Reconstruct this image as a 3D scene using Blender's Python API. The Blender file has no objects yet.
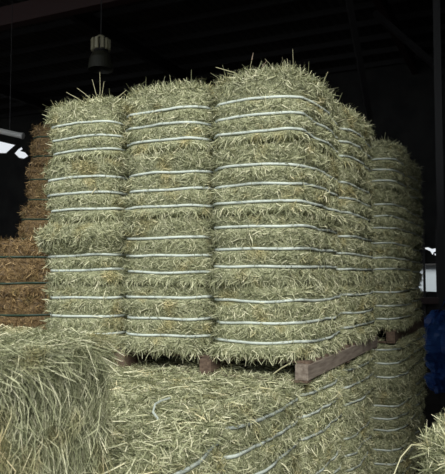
import bpy, bmesh, math, random
import numpy as np
from mathutils import Vector, Matrix, Euler, noise

random.seed(7)
rng = np.random.default_rng(7)
SC = bpy.context.scene
COL = SC.collection

# ------------------------------------------------------------------ camera
EYE = 2.587
cam_d = bpy.data.cameras.new('camera')
cam_d.sensor_fit = 'HORIZONTAL'
cam_d.sensor_width = 36.0
cam_d.lens = 637.0 / 445.0 * 36.0
cam_d.clip_start = 0.05
cam_d.clip_end = 300
cam_d.dof.use_dof = True
cam_d.dof.focus_distance = 4.9
cam_d.dof.aperture_fstop = 11
cam = bpy.data.objects.new('camera', cam_d)
cam.location = (0, 0, EYE)
cam.rotation_euler = (math.radians(90 + 3.4), 0, 0)
COL.objects.link(cam)
SC.camera = cam

# ------------------------------------------------------------------ sky, sun, exposure
w = bpy.data.worlds.new('overcast_sky')
SC.world = w
w.use_nodes = True
bg = w.node_tree.nodes['Background']
bg.inputs['Color'].default_value = (0.90, 0.95, 1.0, 1)
bg.inputs['Strength'].default_value = 0.85
sun_d = bpy.data.lights.new('daylight', 'SUN')
sun_d.energy = 3.9
sun_d.angle = math.radians(28)
sun_d.color = (1.0, 0.985, 0.95)
sun = bpy.data.objects.new('daylight', sun_d)
sun_dir = Vector((-0.12, 1.0, -0.76))          # comes in through the open side behind the camera
sun.rotation_euler = sun_dir.to_track_quat('-Z', 'Y').to_euler()
COL.objects.link(sun)
SC.view_settings.view_transform = 'Standard'
SC.view_settings.look = 'None'
SC.view_settings.exposure = 0.0
SC.view_settings.gamma = 1.0
SC.view_settings.use_curve_mapping = False

# ------------------------------------------------------------------ frame of the pile
YAW = math.radians(-25.06)
U = Vector((math.cos(YAW), math.sin(YAW), 0))
V = Vector((-math.sin(YAW), math.cos(YAW), 0))
CORNER = Vector((0.588, 4.68, 0))


def P(u, v, z=0.0):
    p = CORNER + U * u + V * v
    return Vector((p.x, p.y, z))


def uv_of(x, y):
    d = Vector((x, y, 0)) - CORNER
    return d.dot(U), d.dot(V)


# ------------------------------------------------------------------ materials
def new_mat(name, color, rough=0.7, metal=0.0):
    m = bpy.data.materials.new(name)
    m.use_nodes = True
    b = m.node_tree.nodes['Principled BSDF']
    b.inputs['Base Color'].default_value = (*color, 1)
    b.inputs['Roughness'].default_value = rough
    b.inputs['Metallic'].default_value = metal
    return m, m.node_tree, b


def ramp(nt, stops):
    r = nt.nodes.new('ShaderNodeValToRGB')
    el = r.color_ramp.elements
    while len(el) > 1:
        el.remove(el[-1])
    el[0].position = stops[0][0]
    el[0].color = (*stops[0][1], 1)
    for p, c in stops[1:]:
        e = el.new(p)
        e.color = (*c, 1)
    return r


def hay_mat(name, stops, patch_col, patch_lo=0.55, patch_amt=0.7, solid=False):
    m, nt, b = new_mat(name, (0.4, 0.4, 0.2), 0.62)
    L = nt.links
    geo = nt.nodes.new('ShaderNodeNewGeometry')
    rp = ramp(nt, stops)
    tc = nt.nodes.new('ShaderNodeTexCoord')
    if solid:      # the packed stems between the loose ones: fine streaks
        mp = nt.nodes.new('ShaderNodeMapping'); mp.inputs['Scale'].default_value = (150, 150, 60)
        L.new(tc.outputs['Object'], mp.inputs['Vector'])
        fz = nt.nodes.new('ShaderNodeTexNoise'); fz.inputs['Scale'].default_value = 1.0; fz.inputs['Detail'].default_value = 3
        fz.inputs['Distortion'].default_value = 1.5
        L.new(mp.outputs[0], fz.inputs['Vector'])
        fr = nt.nodes.new('ShaderNodeMapRange'); fr.inputs['From Min'].default_value = 0.3; fr.inputs['From Max'].default_value = 0.72
        L.new(fz.outputs['Fac'], fr.inputs['Value']); L.new(fr.outputs['Result'], rp.inputs['Fac'])
        bp = nt.nodes.new('ShaderNodeBump'); bp.inputs['Strength'].default_value = 0.9; bp.inputs['Distance'].default_value = 0.012
        L.new(fz.outputs['Fac'], bp.inputs['Height']); L.new(bp.outputs[0], b.inputs['Normal'])
    else:
        L.new(geo.outputs['Random Per Island'], rp.inputs['Fac'])
    oi = nt.nodes.new('ShaderNodeObjectInfo')
    add = nt.nodes.new('ShaderNodeVectorMath')
    add.operation = 'MULTIPLY_ADD'
    add.inputs[1].default_value = (1, 1, 1)
    L.new(tc.outputs['Object'], add.inputs[0])
    sc3 = nt.nodes.new('ShaderNodeMath'); sc3.operation = 'MULTIPLY'; sc3.inputs[1].default_value = 37.0
    L.new(oi.outputs['Random'], sc3.inputs[0])
    L.new(sc3.outputs[0], add.inputs[2])
    nz = nt.nodes.new('ShaderNodeTexNoise')
    nz.inputs['Scale'].default_value = 4.5
    nz.inputs['Detail'].default_value = 4
    L.new(add.outputs[0], nz.inputs['Vector'])
    mr = nt.nodes.new('ShaderNodeMapRange')
    mr.inputs['From Min'].default_value = patch_lo
    mr.inputs['From Max'].default_value = patch_lo + 0.14
    mr.inputs['To Max'].default_value = patch_amt
    L.new(nz.outputs['Fac'], mr.inputs['Value'])
    mix = nt.nodes.new('ShaderNodeMix'); mix.data_type = 'RGBA'; mix.blend_type = 'MULTIPLY'
    L.new(mr.outputs['Result'], mix.inputs['Factor'])
    L.new(rp.outputs['Color'], mix.inputs[6])
    mix.inputs[7].default_value = (*patch_col, 1)
    # bale to bale difference
    hsv = nt.nodes.new('ShaderNodeHueSaturation')
    mv = nt.nodes.new('ShaderNodeMapRange')
    mv.inputs['To Min'].default_value = 0.90
    mv.inputs['To Max'].default_value = 1.08
    L.new(oi.outputs['Random'], mv.inputs['Value'])
    L.new(mv.outputs['Result'], hsv.inputs['Value'])
    L.new(mix.outputs[2], hsv.inputs['Color'])
    L.new(hsv.outputs['Color'], b.inputs['Base Color'])
    return m


HAY_C = [(0.0, (0.095, 0.105, 0.048)), (0.3, (0.22, 0.235, 0.12)), (0.6, (0.40, 0.415, 0.24)),
         (0.85, (0.60, 0.60, 0.38)), (1.0, (0.78, 0.75, 0.52))]
BROWN_C = [(0.0, (0.06, 0.038, 0.014)), (0.5, (0.16, 0.10, 0.038)), (0.85, (0.30, 0.20, 0.08)), (1.0, (0.48, 0.34, 0.16))]
HAY = hay_mat('green_hay', HAY_C, (1.0, 0.84, 0.60))
BROWN = hay_mat('brown_hay', BROWN_C, (0.6, 0.7, 0.5))
HAY_BODY = hay_mat('green_hay_packed', HAY_C, (1.0, 0.84, 0.60), solid=True)
BROWN_BODY = hay_mat('brown_hay_packed', BROWN_C, (0.6, 0.7, 0.5), solid=True)
TWINE, _, _ = new_mat('pale_twine', (0.55, 0.61, 0.54), 0.5)
GTWINE, _, _ = new_mat('green_twine', (0.012, 0.035, 0.018), 0.5)
STEM, _, _ = new_mat('dry_stem', (0.46, 0.44, 0.26), 0.6)
STEMD, _, _ = new_mat('seed_head', (0.22, 0.17, 0.12), 0.8)


def wood_mat(name, c1, c2):
    m, nt, b = new_mat(name, c1, 0.85)
    L = nt.links
    tc = nt.nodes.new('ShaderNodeTexCoord')
    mp = nt.nodes.new('ShaderNodeMapping')
    mp.inputs['Scale'].default_value = (14, 1.5, 14)
    L.new(tc.outputs['Object'], mp.inputs['Vector'])
    nz = nt.nodes.new('ShaderNodeTexNoise'); nz.inputs['Scale'].default_value = 3; nz.inputs['Detail'].default_value = 5
    L.new(mp.outputs[0], nz.inputs['Vector'])
    r = ramp(nt, [(0.3, c1), (0.7, c2)])
    L.new(nz.outputs['Fac'], r.inputs['Fac'])
    L.new(r.outputs['Color'], b.inputs['Base Color'])
    bp = nt.nodes.new('ShaderNodeBump'); bp.inputs['Strength'].default_value = 0.4; bp.inputs['Distance'].default_value = 0.01
    L.new(nz.outputs['Fac'], bp.inputs['Height']); L.new(bp.outputs[0], b.inputs['Normal'])
    return m


WOOD = wood_mat('weathered_pallet_wood', (0.065, 0.040, 0.026), (0.15, 0.105, 0.07))
GREYWOOD = wood_mat('grey_pallet_wood', (0.12, 0.093, 0.07), (0.25, 0.21, 0.165))


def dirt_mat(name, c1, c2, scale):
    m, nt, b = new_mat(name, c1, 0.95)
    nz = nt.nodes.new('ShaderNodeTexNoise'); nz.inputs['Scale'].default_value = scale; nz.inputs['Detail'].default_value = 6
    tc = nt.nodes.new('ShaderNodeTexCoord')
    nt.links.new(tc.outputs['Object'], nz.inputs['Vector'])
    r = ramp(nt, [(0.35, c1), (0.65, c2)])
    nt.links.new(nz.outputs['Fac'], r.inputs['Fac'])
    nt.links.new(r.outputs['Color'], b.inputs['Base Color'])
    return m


DIRT = dirt_mat('packed_dirt', (0.02, 0.016, 0.012), (0.04, 0.032, 0.024), 3)
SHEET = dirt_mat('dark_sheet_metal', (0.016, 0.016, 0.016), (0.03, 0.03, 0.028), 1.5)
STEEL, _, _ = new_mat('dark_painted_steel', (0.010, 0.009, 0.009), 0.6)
REDSTEEL, _, _ = new_mat('red_oxide_steel', (0.03, 0.010, 0.008), 0.6)
GREYPIPE, _, _ = new_mat('grey_tube', (0.55, 0.55, 0.53), 0.5)
ALU, _, _ = new_mat('cast_housing', (0.3, 0.28, 0.18), 0.5)
LENS, _, _ = new_mat('dull_lens', (0.03, 0.03, 0.02), 0.4)
BLUE = dirt_mat('blue_tarp_plastic', (0.02, 0.06, 0.26), (0.05, 0.14, 0.42), 6)
BLUE.node_tree.nodes['Principled BSDF'].inputs['Roughness'].default_value = 0.35
PALE, _, _ = new_mat('pale_cladding', (0.40, 0.45, 0.48), 0.7)
GROUND = dirt_mat('yard_ground', (0.25, 0.22, 0.18), (0.35, 0.31, 0.26), 0.6)


# ------------------------------------------------------------------ helpers
def tag(o, label=None, cat=None, group=None, kind=None):
    if label: o['label'] = label
    if cat: o['category'] = cat
    if group: o['group'] = group
    if kind: o['kind'] = kind
    return o


def link(name, me, mat=None, parent=None):
    if mat is not None and not me.materials:
        me.materials.append(mat)
    o = bpy.data.objects.new(name, me)
    COL.objects.link(o)
    if parent: o.parent = parent
    return o


def empty(name, loc, rz=0.0):
    o = bpy.data.objects.new(name, None)
    o.empty_display_size = 0.2
    COL.objects.link(o)
    o.location = loc
    o.rotation_euler = (0, 0, rz)
    return o


def mesh_np(name, verts, quads, smooth=False):
    me = bpy.data.meshes.new(name)
    nv, nf = len(verts), len(quads)
    me.vertices.add(nv)
    me.vertices.foreach_set('co', np.asarray(verts, dtype=np.float32).ravel())
    me.loops.add(nf * 4)
    me.loops.foreach_set('vertex_index', np.asarray(quads, dtype=np.int32).ravel())
    me.polygons.add(nf)
    me.polygons.foreach_set('loop_start', np.arange(0, nf * 4, 4, dtype=np.int32))
    if smooth:
        me.polygons.foreach_set('use_smooth', np.ones(nf, dtype=bool))
    me.update(calc_edges=True)
    return me


def box_bm(bm, x0, x1, y0, y1, z0, z1, M=None):
    r = bmesh.ops.create_cube(bm, size=1)
    for v in r['verts']:
        c = Vector((x0 + (v.co.x + .5) * (x1 - x0), y0 + (v.co.y + .5) * (y1 - y0), z0 + (v.co.z + .5) * (z1 - z0)))
        v.co = M @ c if M is not None else c
    return r['verts']


def bm_mesh(name, bm, bevel=0.0):
    if bevel:
        bmesh.ops.bevel(bm, geom=list(bm.edges), offset=bevel, segments=1, affect='EDGES')
    bmesh.ops.recalc_face_normals(bm, faces=list(bm.faces))
    me = bpy.data.meshes.new(name)
    bm.to_mesh(me); bm.free()
    return me


def tube(bm, pts, r, n=8, r1=None):
    pts = [Vector(p) for p in pts]
    rings = []
    for i, p in enumerate(pts):
        d = (pts[min(i + 1, len(pts) - 1)] - pts[max(i - 1, 0)]).normalized()
        a = d.orthogonal().normalized(); b = d.cross(a)
        rr = r if r1 is None else r + (r1 - r) * i / (len(pts) - 1)
        rings.append([bm.verts.new(p + (a * math.cos(2 * math.pi * k / n) + b * math.sin(2 * math.pi * k / n)) * rr) for k in range(n)])
    # align rings to limit twist
    for A, B in zip(rings, rings[1:]):
        off = min(range(n), key=lambda s: sum((A[k].co - B[(k + s) % n].co).length for k in range(n)))
        B[:] = B[off:] + B[:off]
        for k in range(n):
            bm.faces.new((A[k], A[(k + 1) % n], B[(k + 1) % n], B[k]))
    bm.faces.new(rings[0][::-1]); bm.faces.new(rings[-1])


# ------------------------------------------------------------------ hay
def blades(p, n, t, length, width, bend):
    """flat bent stems: p root, n surface normal, t direction, all (N,3) arrays -> verts, quads"""
    N = len(p)
    side = np.cross(t, n)
    side /= np.linalg.norm(side, axis=1, keepdims=True) + 1e-9
    roll = rng.uniform(-1.1, 1.1, (N, 1))
    nn = np.cross(side, t)
    s = side * np.cos(roll) + nn * np.sin(roll)
    L = length[:, None]
    Wd = width[:, None] * 0.5
    mid = p + t * L * 0.5 + n * (bend[:, None] * L * 0.25)
    end = p + t * L + n * (bend[:, None] * L * -0.1)
    kink = rng.normal(0, 0.10, (N, 1)) * L
    mid = mid + side * kink
    v = np.stack([p - s * Wd, p + s * Wd, mid - s * Wd, mid + s * Wd, end - s * Wd * .5, end + s * Wd * .5], axis=1).reshape(-1, 3)
    b = (np.arange(N) * 6)[:, None]
    q = np.stack([b + np.array([[0, 1, 3, 2]]), b + np.array([[2, 3, 5, 4]])], axis=1).reshape(-1, 4)
    return v, q


def rr_perimeter(a, b, r, n):
    """rounded rectangle, half sizes a, b: points and outward normals"""
    segs = []
    per = [2 * (b - r), math.pi / 2 * r, 2 * (a - r), math.pi / 2 * r] * 2
    tot = sum(per)
    out = []
    # start at (+a, -(b-r)) going +y
    for i in range(n):
        s = tot * i / n
        k = 0
        while s > per[k]:
            s -= per[k]; k += 1
        if k == 0: p, nn = (a, -(b - r) + s), (1, 0)
        elif k == 2: p, nn = (a - r - s, b), (0, 1)
        elif k == 4: p, nn = (-a, b - r - s), (-1, 0)
        elif k == 6: p, nn = (-(a - r) + s, -b), (0, -1)
        else:
            c = {1: (a - r, b - r, 0), 3: (-(a - r), b - r, 90), 5: (-(a - r), -(b - r), 180), 7: (a - r, -(b - r), 270)}[k]
            an = math.radians(c[2]) + s / r
            nn = (math.cos(an), math.sin(an)); p = (c[0] + nn[0] * r, c[1] + nn[1] * r)
        out.append((p, nn))
    return out


def make_hay(name, a, b, h, strings, seed, count, mat, mound=0.0, over=None, topcount=3500, vertical=False, wid=(0.003, 0.0065),
             leng=(0.035, 0.11), shag=1.0):
    """body of a bale as one mesh, plus the twine loops; origin at the base centre. returns (hay mesh, [twine meshes])"""
    off = Vector((seed * 13.7, seed * 5.1, seed * 3.3))
    nper, nz = 96, 26
    per = rr_perimeter(a, b, 0.09 if vertical else 0.15, nper)

    def bulge(i, z):
        (px, py), (nx, ny) = per[i % nper]
        t = z / h
        fx = py / b if abs(nx) > abs(ny) else px / a
        o = 0.022 - 0.052 * fx * fx
        for sz in strings:
            o -= 0.016 * math.exp(-((z - sz * h) / 0.028) ** 2)
        e = min(t, 1 - t) * h
        if e < 0.05:
            o -= 0.060 * (1 - e / 0.05) ** 2
        o += 0.030 * noise.noise(Vector((px * 3, py * 3, z * 4)) + off)
        o += 0.016 * noise.noise(Vector((px * 9, py * 9, z * 14)) + off)
        if over:
            o += over[2] * math.exp(-((t - over[0]) / over[1]) ** 2)
        return o

    verts, quads = [], []
    for j in range(nz + 1):
        z = h * j / nz
        for i in range(nper):
            (px, py), (nx, ny) = per[i]
            o = bulge(i, z)
            zz = z
            if j == nz and mound: pass
            if mound and j > nz - 6:
                k = (j - (nz - 6)) / 6
                o -= 0.05 * k * k
                zz += mound * 0.35 * k * noise.noise(Vector((px * 4, py * 4, 9)) + off)
            verts.append((px + nx * o, py + ny * o, zz))
    for j in range(nz):
        for i in range(nper):
            i2 = (i + 1) % nper
            quads.append((j * nper + i, j * nper + i2, (j + 1) * nper + i2, (j + 1) * nper + i))
    # caps: concentric rings
    rings = 7
    for top in (True, False):
        base = nz * nper if top else 0
        prev = base
        for rgi in range(1, rings + 1):
            f = 1 - rgi / (rings + 0.15)
            st = len(verts)
            for i in range(nper):
                vx, vy, vz = verts[base + i]
                x, y = vx * f, vy * f
                if top:
                    dz = 0.018 * noise.noise(Vector((x * 5, y * 5, 3)) + off) * 1.2
                    if mound:
                        dz += mound * (1 - f ** 3) * (0.75 + 0.6 * noise.noise(Vector((x * 3.5, y * 3.5, 5)) + off))
                    z = h * (1 if not mound else 1) - 0.005 + dz
                else:
                    z = 0.006
                verts.append((x, y, z))
            for i in range(nper):
                i2 = (i + 1) % nper
                q = (prev + i, prev + i2, st + i2, st + i)
                quads.append(q if top else q[::-1])
            prev = st
        c = len(verts)
        cx = verts[prev:prev + nper]
        verts.append((0, 0, sum(v[2] for v in cx) / nper))
        for i in range(0, nper, 2):
            q = (prev + i, prev + (i + 1) % nper, prev + (i + 2) % nper, c)
            quads.append(q if top else q[::-1])
    Vv = np.array(verts); Q = np.array(quads)
    c0, c1, c2, c3 = (Vv[Q[:, k]] for k in range(4))
    fn = np.cross(c2 - c0, c3 - c1)
    area = np.linalg.norm(fn, axis=1) * .5
    fn = fn / (2 * area[:, None] + 1e-12)
    cz = (c0[:, 2] + c2[:, 2]) / 2
    is_top = (fn[:, 2] > 0.6)
    is_bot = (fn[:, 2] < -0.6) & (cz < 0.05)
    wt = area.copy()
    wt[is_bot] *= 0.03
    wt[is_top] *= topcount / 3500.0
    wt /= wt.sum()
    f = rng.choice(len(Q), size=count, p=wt)
    r1, r2 = rng.random((count, 1)), rng.random((count, 1))
    p = (c0[f] * (1 - r1) + c1[f] * r1) * (1 - r2) + (c3[f] * (1 - r1) + c2[f] * r1) * r2
    n = fn[f].copy()
    n += rng.normal(0, 0.12, n.shape); n /= np.linalg.norm(n, axis=1, keepdims=True)
    up = np.tile(np.array([[0, 0, 1.0]]), (count, 1))
    up[is_top[f]] = (0.3, 1.0, 0)
    t1 = np.cross(up, n); t1 /= np.linalg.norm(t1, axis=1, keepdims=True) + 1e-9
    t2 = np.cross(n, t1)
    ang = np.where(rng.random(count) < (0.85 if vertical else 0.45), rng.normal(0, 0.28 if vertical else 0.6, count) + math.pi * rng.integers(0, 2, count),
                   rng.uniform(0, 2 * math.pi, count))
    top_m = is_top[f]
    ang = np.where(top_m, rng.uniform(0, 2 * math.pi, count), ang)
    # swirls: the lay of the stems turns slowly across the face
    sw = np.array([noise.noise(Vector(pp * 6) + off) for pp in p[:, :]]) * (0.35 if vertical else 2.2)
    ang = ang + sw
    t = t2 * np.cos(ang)[:, None] + t1 * np.sin(ang)[:, None]
    elev = np.abs(rng.normal(0, 0.13, count)) * shag + 0.03
    wild = rng.random(count) < 0.07 * shag * (0.25 if vertical else 1)
    elev = np.where(wild, rng.uniform(0.4, 1.1, count), elev)
    zrel = p[:, 2] / h
    low = (zrel < 0.12) & ~top_m
    high = (zrel > 0.88) & ~top_m
    # fringe of stems pushed out and down along the lower edge
    tdown = -t2 * np.cos(rng.normal(0, 0.5, count))[:, None] + t1 * rng.normal(0, 0.6, (count, 1))
    tdown /= np.linalg.norm(tdown, axis=1, keepdims=True)
    fr = low & (rng.random(count) < 0.5)
    t[fr] = tdown[fr]
    elev = np.where(fr, rng.uniform(0.05, 0.6, count), elev)
    elev = np.where(high & (rng.random(count) < (0.05 if vertical else 0.3)), rng.uniform(0.2, 0.8, count), elev)
    # shaggier along the upright edges
    corner = (np.abs(np.abs(p[:, 0]) - a) < 0.15) & (np.abs(np.abs(p[:, 1]) - b) < 0.15)
    elev = np.where(corner & (rng.random(count) < (0.02 if vertical else 0.25 * shag)), rng.uniform(0.2, 0.9, count), elev)
    if mound:
        elev = np.where(top_m & (rng.random(count) < 0.35), rng.uniform(0.2, 1.2, count), elev)
    t = t * np.cos(elev)[:, None] + n * np.sin(elev)[:, None]
    length = rng.uniform(leng[0], leng[1], count) * np.where(wild, 0.75, 1)
    if mound:
        length = np.where(top_m & (rng.random(count) < 0.12), length * 1.5, length)
    if vertical:   # neat cut edge: nothing stands far above the top
        over_top = p[:, 2] + t[:, 2] * length > h + 0.022
        t[over_top & ~top_m, 2] *= -1
        t[over_top & top_m, 2] *= 0.15
        t /= np.linalg.norm(t, axis=1, keepdims=True)
    width = rng.uniform(wid[0], wid[1], count)
    bend = rng.normal(0.05, 0.35, count)
    # keep most stems off the twine: drop those that cross it standing proud
    keep = np.ones(count, bool)
    za, zb = p[:, 2], p[:, 2] + t[:, 2] * length
    for sz in strings:
        z0 = sz * h
        cross = ((za - z0) * (zb - z0) < 0) | (np.abs(za - z0) < 0.014) | (np.abs(zb - z0) < 0.010)
        cross &= ~top_m
        dice = rng.random(count)
        keep &= ~(cross & (dice < 0.45))
        flat = cross & (dice >= 0.45) & (dice < 0.96)      # pressed flat under the twine
        tf = t - n * np.sum(t * n, axis=1, keepdims=True)
        tf /= np.linalg.norm(tf, axis=1, keepdims=True) + 1e-9
        t[flat] = tf[flat]
        length = np.where(flat, length * 0.6, length)
        bend = np.where(flat, 0.0, bend)
    p = p - n * 0.006
    bv, bq = blades(p[keep], n[keep], t[keep], length[keep], width[keep], bend[keep])
    AV = np.concatenate([Vv, bv]); AQ = np.concatenate([Q, bq + len(Vv)])
    me = mesh_np(name, AV, AQ)
    me.materials.append(mat)
    me.materials.append(HAY_BODY if mat is HAY else BROWN_BODY)
    mi = np.zeros(len(AQ), dtype=np.int32); mi[:len(Q)] = 1
    me.polygons.foreach_set('material_index', mi)
    tw = []
    for sz in strings:
        z0 = sz * h
        tv, tq = [], []
        wob = random.uniform(0, 9)
        for i in range(nper):
            (px, py), (nx, ny) = per[i]
            o = bulge(i, z0) + 0.010
            zz = z0 + 0.014 * noise.noise(Vector((px * 3, py * 3, wob)))
            for do, dz in ((-0.005, -0.010), (0.004, -0.009), (0.004, 0.009), (-0.005, 0.010)):
                tv.append((px + nx * (o + do), py + ny * (o + do), zz + dz))
        for i in range(nper):
            A, B = i * 4, ((i + 1) % nper) * 4
            for k in range(4):
                tq.append((A + k, B + k, B + (k + 1) % 4, A + (k + 1) % 4))
        tm = mesh_np('twine', np.array(tv), np.array(tq), smooth=True)
        tw.append(tm)
    return me, tw


H = 0.55
W, D = 0.78, 1.25
ha, hb = W / 2, D / 2
S_LOW = (0.24, 0.50, 0.80)
S_UP = (0.17, 0.42, 0.68)
S_EVEN = (0.18, 0.44, 0.76)
N = 26000
print('hay meshes')
KIND = {
    'up1': make_hay('hay', ha, hb, H, S_UP, 1, N, HAY, topcount=900),
    'up2': make_hay('hay', ha, hb, H, (0.20, 0.45, 0.71), 2, N, HAY, topcount=900),
    'low1': make_hay('hay', ha, hb, H, S_LOW, 3, N, HAY, topcount=900),
    'low2': make_hay('hay', ha, hb, H, (0.28, 0.52, 0.83), 4, N, HAY, topcount=900),
    'bulge': make_hay('hay', ha, hb, H, (0.24, 0.47), 5, N, HAY, over=(0.78, 0.2, 0.085), topcount=900),
    'top1': make_hay('hay', ha, hb, H, (0.15, 0.38, 0.62), 6, N + 6000, HAY, mound=0.07, topcount=5000),
    'top2': make_hay('hay', ha, hb, H, (0.18, 0.42, 0.64), 7, N + 6000, HAY, mound=0.05, topcount=5000),
    'bed1': make_hay('hay', ha, hb, H, (0.28, 0.56, 0.84), 8, N + 8000, HAY, topcount=4500),
    'bed2': make_hay('hay', ha, hb, H, (0.22, 0.52, 0.80), 9, N + 8000, HAY, topcount=4500),
    'near': make_hay('hay', ha, hb, 0.55, (), 10, 110000, HAY, topcount=5000, vertical=True, wid=(0.0012, 0.0040), leng=(0.04, 0.17), shag=0.45),
    'side': make_hay('hay', ha, hb, 0.55, (), 11, 34000, HAY, topcount=5000, wid=(0.002, 0.006), leng=(0.04, 0.14), shag=1.3),
    'brown1': make_hay('hay', 0.62, 0.45, 0.59, (0.20, 0.68), 12, 16000, BROWN, topcount=2500, wid=(0.004, 0.009)),
    'brown2': make_hay('hay', 0.62, 0.45, 0.59, (0.24, 0.70), 13, 16000, BROWN, topcount=2500, wid=(0.004, 0.009)),
}
PROTO = {}


def copy_tree(o):
    c = o.copy(); COL.objects.link(c)
    for ch in o.children:
        d = ch.copy(); COL.objects.link(d); d.parent = c
    return c


def bale(kind, loc, rz, label, group=None, jit=0.012, flip=False, sx=1.0, sz=1.0, cat='hay bale'):
    brown = kind.startswith('brown')
    if kind not in PROTO:
        r = empty('brown_hay_bale' if brown else 'hay_bale', (0, 0, 0))
        me, tw = KIND[kind]
        link('hay', me, None, r)
        for tm in tw:
            link('twine', tm, GTWINE if brown else TWINE, r)
        PROTO[kind] = r
    else:
        r = copy_tree(PROTO[kind])
    j = lambda s: random.uniform(-s, s)
    jit *= 1.4
    r.location = (loc[0] + j(jit), loc[1] + j(jit), loc[2])
    r.rotation_euler = (j(0.008) if jit else 0, j(0.012) if jit else 0, rz + (math.pi if flip else 0) + j(0.03 if jit else 0))
    r.scale = (sx, 1, sz)
    for k in ('label', 'category', 'group'):
        if k in r: del r[k]
    tag(r, label, cat, group)
    return r


# ------------------------------------------------------------------ the shed
def slab(name, u0, u1, v0, v1, z0, z1, mat):
    bm = bmesh.new()
    for (x0, x1, y0, y1) in ((u0, u1, v0, v1),):
        vs = box_bm(bm, x0, x1, y0, y1, z0, z1)
    for v in bm.verts:
        v.co = P(v.co.x, v.co.y, v.co.z)
    o = link(name, bm_mesh(name, bm), mat)
    tag(o, kind='structure')
    return o


ROOF = 9.4
UL, UR, VF, VB = -26, 9.0, -3.0, 16.0
slab('floor', -45, 30, -20, 45, -0.2, 0.0, DIRT)

# corrugated roof, ribs running along V
bm = bmesh.new()
nu = int((UR - UL) / 0.12)
top = []
for i in range(nu + 1):
    u = UL + (UR - UL) * i / nu
    z = ROOF + (0.035 if i % 2 else 0.0)
    top.append([bm.verts.new(P(u, VF, z)), bm.verts.new(P(u, VB, z)), bm.verts.new(P(u, VF, z + .03)), bm.verts.new(P(u, VB, z + .03))])
for A, B in zip(top, top[1:]):
    bm.faces.new((A[0], A[1], B[1], B[0])); bm.faces.new((A[2], B[2], B[3], A[3]))
    bm.faces.new((A[0], B[0], B[2], A[2])); bm.faces.new((A[1], A[3], B[3], B[1]))
bm.faces.new((top[0][0], top[0][2], top[0][3], top[0][1]))
bm.faces.new((top[-1][0], top[-1][1], top[-1][3], top[-1][2]))
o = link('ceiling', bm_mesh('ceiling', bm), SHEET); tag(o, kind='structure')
for k, v in enumerate(np.arange(VF + 0.3, VB, 1.15)):
    slab('trim_%d' % (k + 1), UL, UR, v, v + 0.07, ROOF - 0.16, ROOF, STEEL)
for k, (u, mt) in enumerate(((-22, STEEL), (-15.0, STEEL), (-8.5, STEEL), (-1.5, REDSTEEL), (5.5, STEEL))):
    slab('trim_%d' % (k + 30), u, u + 0.18, VF, VB, ROOF - 0.5, ROOF - 0.16, mt)
# a red oxide girder crossing the bay, and a pair of braces
slab('trim_40', UL, UR, 6.6, 6.85, ROOF - 0.95, ROOF - 0.5, REDSTEEL)


def bar(name, p0, p1, r, mat):
    bm = bmesh.new(); tube(bm, [p0, p1], r, 4)
    o = link(name, bm_mesh(name, bm), mat); return tag(o, kind='structure')


bar('trim_41', P(-1.4, 6.7, ROOF - 0.9), P(-1.4, 9.7, 5.2), 0.08, STEEL)
bar('trim_42', P(-1.4, 9.7, ROOF - 0.9), P(1.8, 9.7, 5.0), 0.08, STEEL)


def ray_wall(px, py, v=VB):
    """where the line of sight of a photo pixel meets the wall plane v = const, as (u, z)"""
    th = math.radians(3.4)
    x, y = (px - 222.5) / 637.0, (237 - py) / 637.0
    d = Vector((x, math.cos(th) - y * math.sin(th), math.sin(th) + y * math.cos(th)))
    s = (v - (-CORNER).dot(V)) / d.dot(V)
    q = d * s
    return (q - CORNER).dot(U), EYE + q.z


def wall_with_holes(name, along, u0, u1, z0, z1, holes, to3, mat, thick):
    bm = bmesh.new()
    loops = [[(u0, z0), (u1, z0), (u1, z1), (u0, z1)]] + holes
    edges = []
    for lp in loops:
        vs = [bm.verts.new((p[0], 0, p[1])) for p in lp]
        edges += [bm.edges.new((vs[i], vs[(i + 1) % len(vs)])) for i in range(len(vs))]
    bmesh.ops.triangle_fill(bm, use_beauty=True, use_dissolve=False, edges=edges)
    # drop the faces inside the holes
    def inside(pt, poly):
        c = False
        for i in range(len(poly)):
            (x1, y1), (x2, y2) = poly[i], poly[i - 1]
            if (y1 > pt[1]) != (y2 > pt[1]) and pt[0] < (x2 - x1) * (pt[1] - y1) / (y2 - y1) + x1:
                c = not c
        return c
    kill = [f for f in bm.faces if any(inside((f.calc_center_median().x, f.calc_center_median().z), hl) for hl in holes)]
    bmesh.ops.delete(bm, geom=kill, context='FACES')
    r = bmesh.ops.extrude_face_region(bm, geom=list(bm.faces))
    for v in [g for g in r['geom'] if isinstance(g, bmesh.types.BMVert)]:
        v.co.y += thick
    for v in bm.verts:
        v.co = to3(v.co.x, v.co.y, v.co.z)
    o = link(name, bm_mesh(name, bm), mat)
    tag(o, kind='structure')
    return o


def px_poly(pts):
    return [ray_wall(*p) for p in pts]


holes = [
    px_poly([(-14, 139), (0, 141.5), (15, 145), (6, 153), (-14, 153)]),
    px_poly([(13.5, 153), (17, 149), (21, 146.5), (22.5, 149), (20, 151), (25, 152.5), (28, 156), (24, 158.5), (18, 157.5)]),
    px_poly([(423, 248), (428, 247.2), (432, 249), (438, 247.5), (447, 246), (460, 247), (460, 251), (447, 251), (441, 250), (434, 252), (432.5, 255), (430, 251)]),
    px_poly([(434, 253.6), (437.5, 253), (438, 255), (435, 255.5)]),
    px_poly([(417.5, 264), (460, 262.5), (460, 293), (417.5, 291)]),
]
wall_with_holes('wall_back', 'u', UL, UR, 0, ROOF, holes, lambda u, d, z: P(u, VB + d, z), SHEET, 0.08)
slab('unseen_shade_wall', 2.25, 2.35, -1.2, VB, 0, ROOF, SHEET)  # unseen wall, set in close and run forward to shade rear stack and aisle
slab('wall_left', UL - 0.1, UL, -1, VB, 0, ROOF, SHEET)
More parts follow.
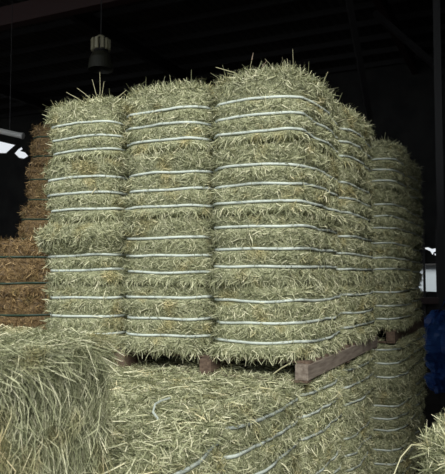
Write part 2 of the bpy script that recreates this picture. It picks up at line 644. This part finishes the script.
# posts that stand in the opening of the back wall, and a rail below it
for k, px in enumerate((424.5, 437.5)):
    u, z = ray_wall(px, 275)
    slab('trim_%d' % (50 + k), u - 0.035, u + 0.035, VB - 0.06, VB, 0, 4.0, STEEL)
u, z = ray_wall(430, 300)
slab('trim_55', u - 4, UR, VB - 0.5, VB - 0.42, z - 0.1, z + 0.1, REDSTEEL)
# steel column standing on the right behind the hay
cx, cy = 3.72, 10.8
uc, vc = uv_of(cx, cy)
bm = bmesh.new()
box_bm(bm, uc - .06, uc + .06, vc - .08, vc - .065, 0, ROOF - 0.16)
box_bm(bm, uc - .06, uc + .06, vc + .065, vc + .08, 0, ROOF - 0.16)
box_bm(bm, uc - .008, uc + .008, vc - .065, vc + .065, 0, ROOF - 0.16)
for v in bm.verts: v.co = P(v.co.x, v.co.y, v.co.z)
tag(link('trim_60', bm_mesh('column', bm), STEEL), kind='structure')

# outside: a pale clad building across the yard
b0 = empty('clad_building', P(-4, VB + 12, 0), YAW)
tag(b0, 'pale grey clad building seen through the opening at the far right', 'building')
bm = bmesh.new(); box_bm(bm, -6, 12, 0, 6, 0, 3.05)
link('wall', bm_mesh('wall', bm), PALE, b0)
bm = bmesh.new(); box_bm(bm, -6.3, 12.3, -0.3, 6.3, 3.05, 3.2)
link('roof', bm_mesh('roof', bm), SHEET, b0)

# ------------------------------------------------------------------ pallets
def make_pallet(label, u0, u1, v0, v1, z, runners, side_mat, h=0.15):
    r = empty('pallet', P((u0 + u1) / 2, (v0 + v1) / 2, z), YAW)
    tag(r, label, 'pallet', None)
    wu, wv = (u1 - u0) / 2, (v1 - v0) / 2
    for x in runners:
        x -= (u0 + u1) / 2
        bm = bmesh.new()
        box_bm(bm, x - 0.05, x + 0.05, -wv, wv, 0.018, h - 0.018)
        link('runner', bm_mesh('runner', bm, 0.004), side_mat if x > wu - 0.1 else WOOD, r)
    nb = max(2, int((v1 - v0) / 0.22))
    for k in range(nb):
        y = -wv + 0.11 + (2 * wv - 0.16) * k / (nb - 1)
        bm = bmesh.new(); box_bm(bm, -wu, wu - 0.004 * (k % 2), y - 0.045, y + 0.045, h - 0.018, h)
        link('deck_board', bm_mesh('deck_board', bm, 0.002), WOOD, r)
    for y in (-wv + 0.05, 0, wv - 0.05):
        bm = bmesh.new(); box_bm(bm, -wu, wu, y - 0.05, y + 0.05, 0, 0.018)
        link('bottom_board', bm_mesh('bottom_board', bm, 0.002), WOOD, r)
    return r


Z0 = 0.15                      # lower bales rest on ground pallets
Z1 = Z0 + 3 * H                # 1.80 : top of the lower pile
Z2 = Z1 + 0.15                 # 1.95 : foot of the upper load
make_pallet('wooden pallet under the tall three-column load of bales', -2.40, 0.03, 0.0, 2.48, Z1, (-2.34, -1.6, -0.80, -0.015), GREYWOOD)
make_pallet('short wooden pallet under the rear tall stack, right of the gap', -0.63, 0.12, 3.03, 5.47, Z1, (-0.57, 0.07), WOOD)
make_pallet('ground pallet under the lower pile of green bales', -0.75, -0.02, -3.72, 2.46, 0, (-0.70, -0.38, -0.07), WOOD)
make_pallet('ground pallet under the lower bales of the rear stack', -0.63, 0.12, 3.03, 5.47, 0, (-0.57, -0.25, 0.07), WOOD)

# ------------------------------------------------------------------ the tall load in the middle
rank4 = ['bottom', 'third from the top', 'second from the top', 'topmost']
cols = [(-0.40, 1.0, 'right'), (-1.23, 1.05, 'middle'), (-2.05, 0.98, 'left')]
kinds = {'right': ['low1', 'low2', 'up1', 'top1'], 'middle': ['low2', 'up2', 'up1', 'top2'], 'left': ['low1', 'bulge', 'up2', 'top1']}
G_MAIN = 'bales of the tall load on the pallet'
for u, sx, nm in cols:
    for k in range(4):
        kd = kinds[nm][k]
        sz = 0.93 if nm == 'left' and k == 3 else 1.0
        lab = 'green hay bale, %s in %s front column of tall load' % (rank4[k], nm)
        bale(kd, P(u, 0.625, Z2 + k * H), YAW, lab, G_MAIN, jit=0.014, flip=(k + len(nm)) % 2 == 0, sx=sx, sz=sz)
for k in range(4):
    bale(['low2', 'low1', 'up2', 'top2'][k], P(-0.36, 1.885, Z2 + k * H), YAW,
         'green hay bale, %s in right rear column of tall load' % rank4[k], G_MAIN, jit=0.014, flip=k % 2 == 1)

# rear stack
G_REAR = 'bales of the rear stack'
for k in range(4):
    bale(['low1', 'low2', 'up1', 'top2'][k], P(-0.25, 3.64, Z2 + k * H - 0.002), YAW + (0.05 if k == 3 else 0),
         'shaded green hay bale, %s at front of rear stack' % rank4[k], G_REAR, flip=k % 2 == 0)
    bale(['low2', 'low1', 'up2', 'top1'][k], P(-0.29, 4.90, Z2 + k * H - 0.002), YAW,
         'shaded green hay bale, %s at far end of rear stack' % rank4[k], G_REAR, flip=k % 2 == 1)
rank3 = ['bottom', 'middle', 'top']
for k in range(3):
    bale(['low1', 'up1', 'bed1'][k], P(-0.25, 3.645, Z0 + k * H), YAW,
         'shaded hay bale, %s layer below front of rear stack pallet' % rank3[k], 'lower bales of the rear stack', flip=k % 2 == 0)
    bale(['low2', 'up2', 'bed2'][k], P(-0.29, 4.90, Z0 + k * H), YAW,
         'shaded hay bale, %s layer below far end of rear pallet' % rank3[k], 'lower bales of the rear stack', flip=k % 2 == 1)

# lower pile
rows = [(-3.125, 'under the close left bale'), (-1.875, 'at front of aisle side'),
        (-0.625, 'just in front of the pallet corner'), (0.625, 'right under the pallet corner'), (1.875, 'under the rear of the pallet side')]
for ri, (v, wh) in enumerate(rows):
    for k in range(3):
        if ri == 0 and k < 2 and False: continue
        kd = [['low1', 'up2', 'bed1'], ['low2', 'up1', 'bed2']][ri % 2][k]
        bale(kd, P(-0.385, v, Z0 + k * H), YAW, 'lower pile hay bale, %s layer, %s' % (rank3[k], wh),
             'lower pile along the aisle', flip=(ri + k) % 2 == 0, jit=0.008)
for v, wh in ((-1.875, 'near the front'), (-0.625, 'close to the pallet')):
    for u, w2 in ((-1.17, 'second from the aisle'), (-1.95, 'third from the aisle')):
        for k in range(3):
            if k < 2: continue
            bale('bed1' if u > -1.5 else 'bed2', P(u, v, Z0 + k * H), YAW,
                 'green hay bale in the trampled top layer, %s, %s' % (w2, wh), 'trampled top of the lower pile', jit=0.006)
for u, w2 in ((-1.17, 'under the middle column of the pallet load'), (-1.95, 'under the left column of the pallet load')):
    bale('bed2', P(u, 0.625, Z0 + 2 * H), YAW, 'green hay bale of the lower pile, ' + w2, 'trampled top of the lower pile', jit=0.006)

# near left bale, on top of the lower pile
bale('near', P(-0.375, -3.02, Z1), YAW, 'large close green hay bale with upright stems at the lower left corner', None, jit=0)
# near right stack across the aisle
RZ = math.radians(-31)
q0 = Vector((0.93, 3.04, 0))
UU = Vector((math.cos(RZ), math.sin(RZ), 0)); VV = Vector((-math.sin(RZ), math.cos(RZ), 0))
for k in range(3):
    c = q0 + UU * 0.39 + VV * 0.625
    bale(['low1', 'up1', 'side'][k], (c.x, c.y, k * H + 0.13), RZ,
         ['green hay bale at the foot of the near right stack', 'green hay bale in the middle of the near right stack',
          'close pale green hay bale with frayed edge at the lower right corner'][k], None, jit=0)
r = empty('pallet', (q0 + UU * .39 + VV * .625), RZ); tag(r, 'ground pallet under the near right stack', 'pallet')
for x in (-0.3, 0, 0.3):
    bm = bmesh.new(); box_bm(bm, x - .04, x + .04, -.58, .58, 0, .112); link('runner', bm_mesh('runner', bm, .003), WOOD, r)
for k in range(5):
    y = -.5 + k * .25
    bm = bmesh.new(); box_bm(bm, -.35, .35, y - .05, y + .05, .112, .13); link('deck_board', bm_mesh('deck_board', bm, .002), WOOD, r)

# brown stacks on the left
ordn5 = ['lowest', 'fourth from the top', 'third from the top', 'second from the top', 'topmost']
for k in range(5):
    bale('brown1' if k % 2 else 'brown2', (-2.22, 7.12, k * 0.59), math.radians(-4),
         'brown hay bale, %s in low brown stack at left edge' % ordn5[k], 'low brown stack', jit=0.01, flip=k % 2 == 0, cat='hay bale')
ordn8 = ['lowest', 'seventh from the top', 'sixth from the top', 'fifth from the top', 'fourth from the top', 'third from the top', 'second from the top', 'topmost']
for k in range(8):
    bale('brown2' if k % 2 else 'brown1', (-2.18 + (0.07 if k >= 6 else 0) + (0.05 if k == 7 else 0) + (-.03 if k == 5 else 0), 9.3, k * 0.59), math.radians(-8),
         'brown hay bale, %s in tall brown stack behind' % ordn8[k], 'tall brown stack', jit=0.015, flip=k % 2 == 0)


# ------------------------------------------------------------------ loose hay
def loose(name, pts, spread, label, length=(0.05, 0.16), tilt=0.15, mat=HAY):
    p = np.array(pts); n = np.tile([[0, 0, 1.0]], (len(p), 1))
    a = rng.uniform(0, 2 * math.pi, len(p)); e = rng.normal(0, tilt, len(p))
    t = np.stack([np.cos(a) * np.cos(e), np.sin(a) * np.cos(e), np.sin(e)], axis=1)
    v, q = blades(p, n, t, rng.uniform(*length, len(p)), rng.uniform(0.003, 0.007, len(p)), rng.normal(0, .25, len(p)))
    o = link(name, mesh_np(name, v, q), mat)
    tag(o, label, 'loose hay', None, 'stuff')
    return o


pts = []
for _ in range(9000):
    u, v = random.uniform(-2.3, -0.03), random.uniform(-2.5, 0.1)
    z = Z1 + 0.006 + abs(random.gauss(0, 0.012)) + 0.03 * max(0, noise.noise(Vector((u * 2.2, v * 2.2, 4))))
    pts.append(P(u, v, z))
loose('loose_hay', pts, 0, 'loose green hay strewn over the top of the lower pile')
pts = []
for _ in range(4500):
    u, v = random.uniform(-2.3, -0.1), random.uniform(0.1, 0.7)
    z = Z1 + abs(random.gauss(0, 0.022)) * (1 + 1.2 * noise.noise(Vector((u * 3, v * 3, 1))))
    pts.append(P(u, v, min(z, Z2 - 0.03)))
loose('loose_hay', pts, 0, 'loose hay fallen into the slot of the pallet', tilt=0.25)


def stem_obj(name, pts, r, mat, parent=None, n=5, r1=None):
    bm = bmesh.new(); tube(bm, pts, r, n, r1)
    return link(name, bm_mesh(name, bm), mat, parent)


# long stems standing up out of the tops of the columns (parts of a tuft per bale)
def tuft(loc, specs, label):
    r = empty('stem_tuft', loc); tag(r, label, 'stems')
    for (dx, dy, dz, rr, head) in specs:
        b = Vector((random.uniform(-.03, .03), random.uniform(-.03, .03), -0.05))
        e = Vector((dx, dy, dz)); m = (b + e) * .5 + Vector((-dy, dx, 0)) * .12 + Vector((random.uniform(-.015, .015), 0, .015))
        s = stem_obj('stem', [b, m, e], rr, STEM, r, 5, rr * .5)
        if head:
            d = (e - m).normalized()
            stem_obj('seed_head', [e - d * .01, e + d * .02, e + d * .055], rr * 2.2, STEMD, s, 6, rr * .8)
    return r


TOP = Z2 + 4 * H
tuft(P(-2.06, 0.30, TOP - .0), [(-.06, 0, .25, .0035, 0), (0.01, 0, .32, .0032, 0), (.05, 0, .23, .003, 0), (-.30, 0, .13, .004, 0),
                                (-.20, 0, .17, .0035, 0), (.26, 0, .15, .0055, 0), (.12, .02, .09, .003, 0), (-.12, 0, .1, .003, 0), (.23, 0, .07, .003, 0)],
     'fan of dry stems sticking up on the left column top')
tuft(P(-0.52, 0.3, TOP + .05), [(0.0, 0, .17, .0022, 1), (.09, 0, .11, .0022, 1), (-.3, 0, .1, .005, 0), (-.2, .03, .06, .003, 0)],
     'seed stalks standing on the right column top')
tuft(P(-0.16, 0.25, TOP + .03), [(0.01, 0, .2, .002, 0), (.04, 0, .08, .002, 0)], 'single fine stalk at the front corner of the load top')
tuft(P(-0.10, 0.8, TOP + .0), [(.08, 0, .20, .0035, 0), (.14, .05, .05, .003, 0), (-.02, 0, .1, .0025, 0)],
     'slanting stiff stem on the right edge of the load top')
tuft(P(-0.08, 1.6, TOP + .0), [(.12, 0, .07, .0035, 0), (.16, .05, .02, .003, 0), (-.02, 0, .1, .0025, 0), (-.12, 0, .09, .0025, 0)],
     'short stems on the rear right top of the load')

# pale twine scrap and long bleached stems
sc = [P(-0.29, -1.56, 1.83), P(-0.36, -1.50, 1.85), P(-0.42, -1.38, 1.865), P(-0.455, -1.25, 1.86), P(-0.475, -1.12, 1.85)]
o = stem_obj('twine_scrap', sc, 0.006, TWINE); tag(o, 'white scrap of twine curled on the trampled hay', 'twine')
a0 = P(-0.24, 0.02, Z2 - 0.10)
o = stem_obj('bleached_stem', [a0, a0 + U * .06 + Vector((0, 0, .045)), a0 + U * .13 + Vector((0, 0, .085))], .005, STEM); tag(o, 'pale stiff stem poking from the pallet slot near the right runner', 'stem')
c = q0 + Vector((0.02, 0.03, Z1 - 0.02))
o = stem_obj('bleached_stem', [c, c + Vector((-.06, -.02, .01)), c + Vector((-.12, -.05, -.04)), c + Vector((-.17, -.09, -.12)), c + Vector((-.19, -.1, -.20))], .0032, STEM)
tag(o, 'long bent pale stem hanging from the near right bale into the aisle', 'stem')

# ------------------------------------------------------------------ things in the shed
# hanging lamp
LX, LY, LZ = -2.14, 11.0, 6.16
lamp = empty('hanging_lamp', (LX, LY, LZ)); tag(lamp, 'unlit high bay lamp with finned housing hanging from the dark roof', 'lamp')
bm = bmesh.new(); tube(bm, [(0, 0, .62), (0, 0, ROOF - 0.0 - LZ)], .012, 6); link('rod', bm_mesh('rod', bm), STEEL, lamp)
bm = bmesh.new()
bmesh.ops.create_cone(bm, cap_ends=True, segments=24, radius1=.13, radius2=.11, depth=.24, matrix=Matrix.Translation((0, 0, .46)))
link('housing', bm_mesh('housing', bm, .006), STEEL, lamp)
bm = bmesh.new()
bmesh.ops.create_cone(bm, cap_ends=True, segments=24, radius1=.10, radius2=.05, depth=.06, matrix=Matrix.Translation((0, 0, .61)))
link('cap', bm_mesh('cap', bm, .006), ALU, lamp)
for k in range(10):
    an = 2 * math.pi * k / 10
    bm = bmesh.new(); box_bm(bm, .115, .17, -.028, .028, .37, .56, Matrix.Rotation(an, 4, 'Z')); link('fin', bm_mesh('fin', bm, .004), ALU, lamp)
bm = bmesh.new()
prof = [(.10, .34), (.15, .32), (.20, .22), (.225, .02), (.215, .02), (.19, .21), (.14, .30), (.10, .32)]
rings = [[bm.verts.new((r_ * math.cos(2 * math.pi * k / 28), r_ * math.sin(2 * math.pi * k / 28), z_)) for k in range(28)] for r_, z_ in prof]
for A, B in zip(rings, rings[1:] + rings[:1]):
    for k in range(28): bm.faces.new((A[k], A[(k + 1) % 28], B[(k + 1) % 28], B[k]))
link('reflector', bm_mesh('reflector', bm), LENS, lamp)

# grey tube lamp fitting at the left edge
g0, g1 = Vector((-5.6, 12.4, 5.68)), Vector((-3.84, 12.1, 5.25))
tb = empty('tube_lamp', (g0 + g1) / 2); tag(tb, 'unlit grey tube lamp hanging at a slope at the left edge', 'lamp')
d = (g1 - g0) / 2
bm = bmesh.new(); tube(bm, [-d, d], .055, 16); link('housing', bm_mesh('housing', bm), GREYPIPE, tb)
bm = bmesh.new(); tube(bm, [d * 0.97, d * 1.015], .062, 16); link('end_cap', bm_mesh('end_cap', bm), GREYPIPE, tb)
for s in (-.7, .7):
    bm = bmesh.new(); q = d * s; tube(bm, [q, Vector((q.x, q.y, ROOF - tb.location.z))], .008, 6); link('rod', bm_mesh('rod', bm), STEEL, tb)

# blue tarp bunched on the steel column
bm = bmesh.new()
nx, nz = 26, 40
grid = []
for j in range(nz + 1):
    t = j / nz
    row = []
    for i in range(nx):
        an = 2 * math.pi * i / nx
        z = 2.0 - 1.35 * t
        R = 0.10 + 0.20 * math.sin(math.pi * min(1, t * 1.25)) ** 0.7 if t < .8 else 0.10 + 0.20 * .6 * (1 - (t - .8) / .2) + .03
        q3 = Vector((math.cos(an) * 2.2, math.sin(an) * 2.2, t * 5))
        fold = 0.16 * noise.noise(q3) + 0.13 * (0.25 - abs(noise.noise(q3 * 2.1))) + 0.02 * noise.noise(q3 * 4)
        row.append(bm.verts.new((math.cos(an) * (R + fold) - 0.08 * math.sin(t * 3), math.sin(an) * (R + fold), z)))
    grid.append(row)
for A, B in zip(grid, grid[1:]):
    for i in range(nx): bm.faces.new((A[i], B[i], B[(i + 1) % nx], A[(i + 1) % nx]))
tarp = empty('blue_tarp', (cx - 0.06, cy - 0.1, 0)); tag(tarp, 'crumpled blue tarp bunched around the post in the dark right side', 'tarp')
link('bundle', bm_mesh('bundle', bm), BLUE, tarp)
bm = bmesh.new()
fl = []
for j in range(9):
    t = j / 8
    fl.append([bm.verts.new(((.02 + .10 * s * (1 - t * .8)) - .30 + .34 * t, -.12 - .04 * math.sin(s * 3 + t * 4), 1.62 + .62 * t + .06 * s)) for s in (-1, -.4, .2, 1)])
for A, B in zip(fl, fl[1:]):
    for k in range(3): bm.faces.new((A[k], A[k + 1], B[k + 1], B[k]))
r_ = bmesh.ops.solidify(bm, geom=list(bm.faces), thickness=0.006)
link('loose_flap', bm_mesh('loose_flap', bm), BLUE, tarp)
bm = bmesh.new(); tube(bm, [(.18 * math.cos(a_ * .6), .18 * math.sin(a_ * .6), 1.78 + .01 * math.sin(a_)) for a_ in range(12)], .012, 6)
link('cord', bm_mesh('cord', bm), STEEL, tarp)
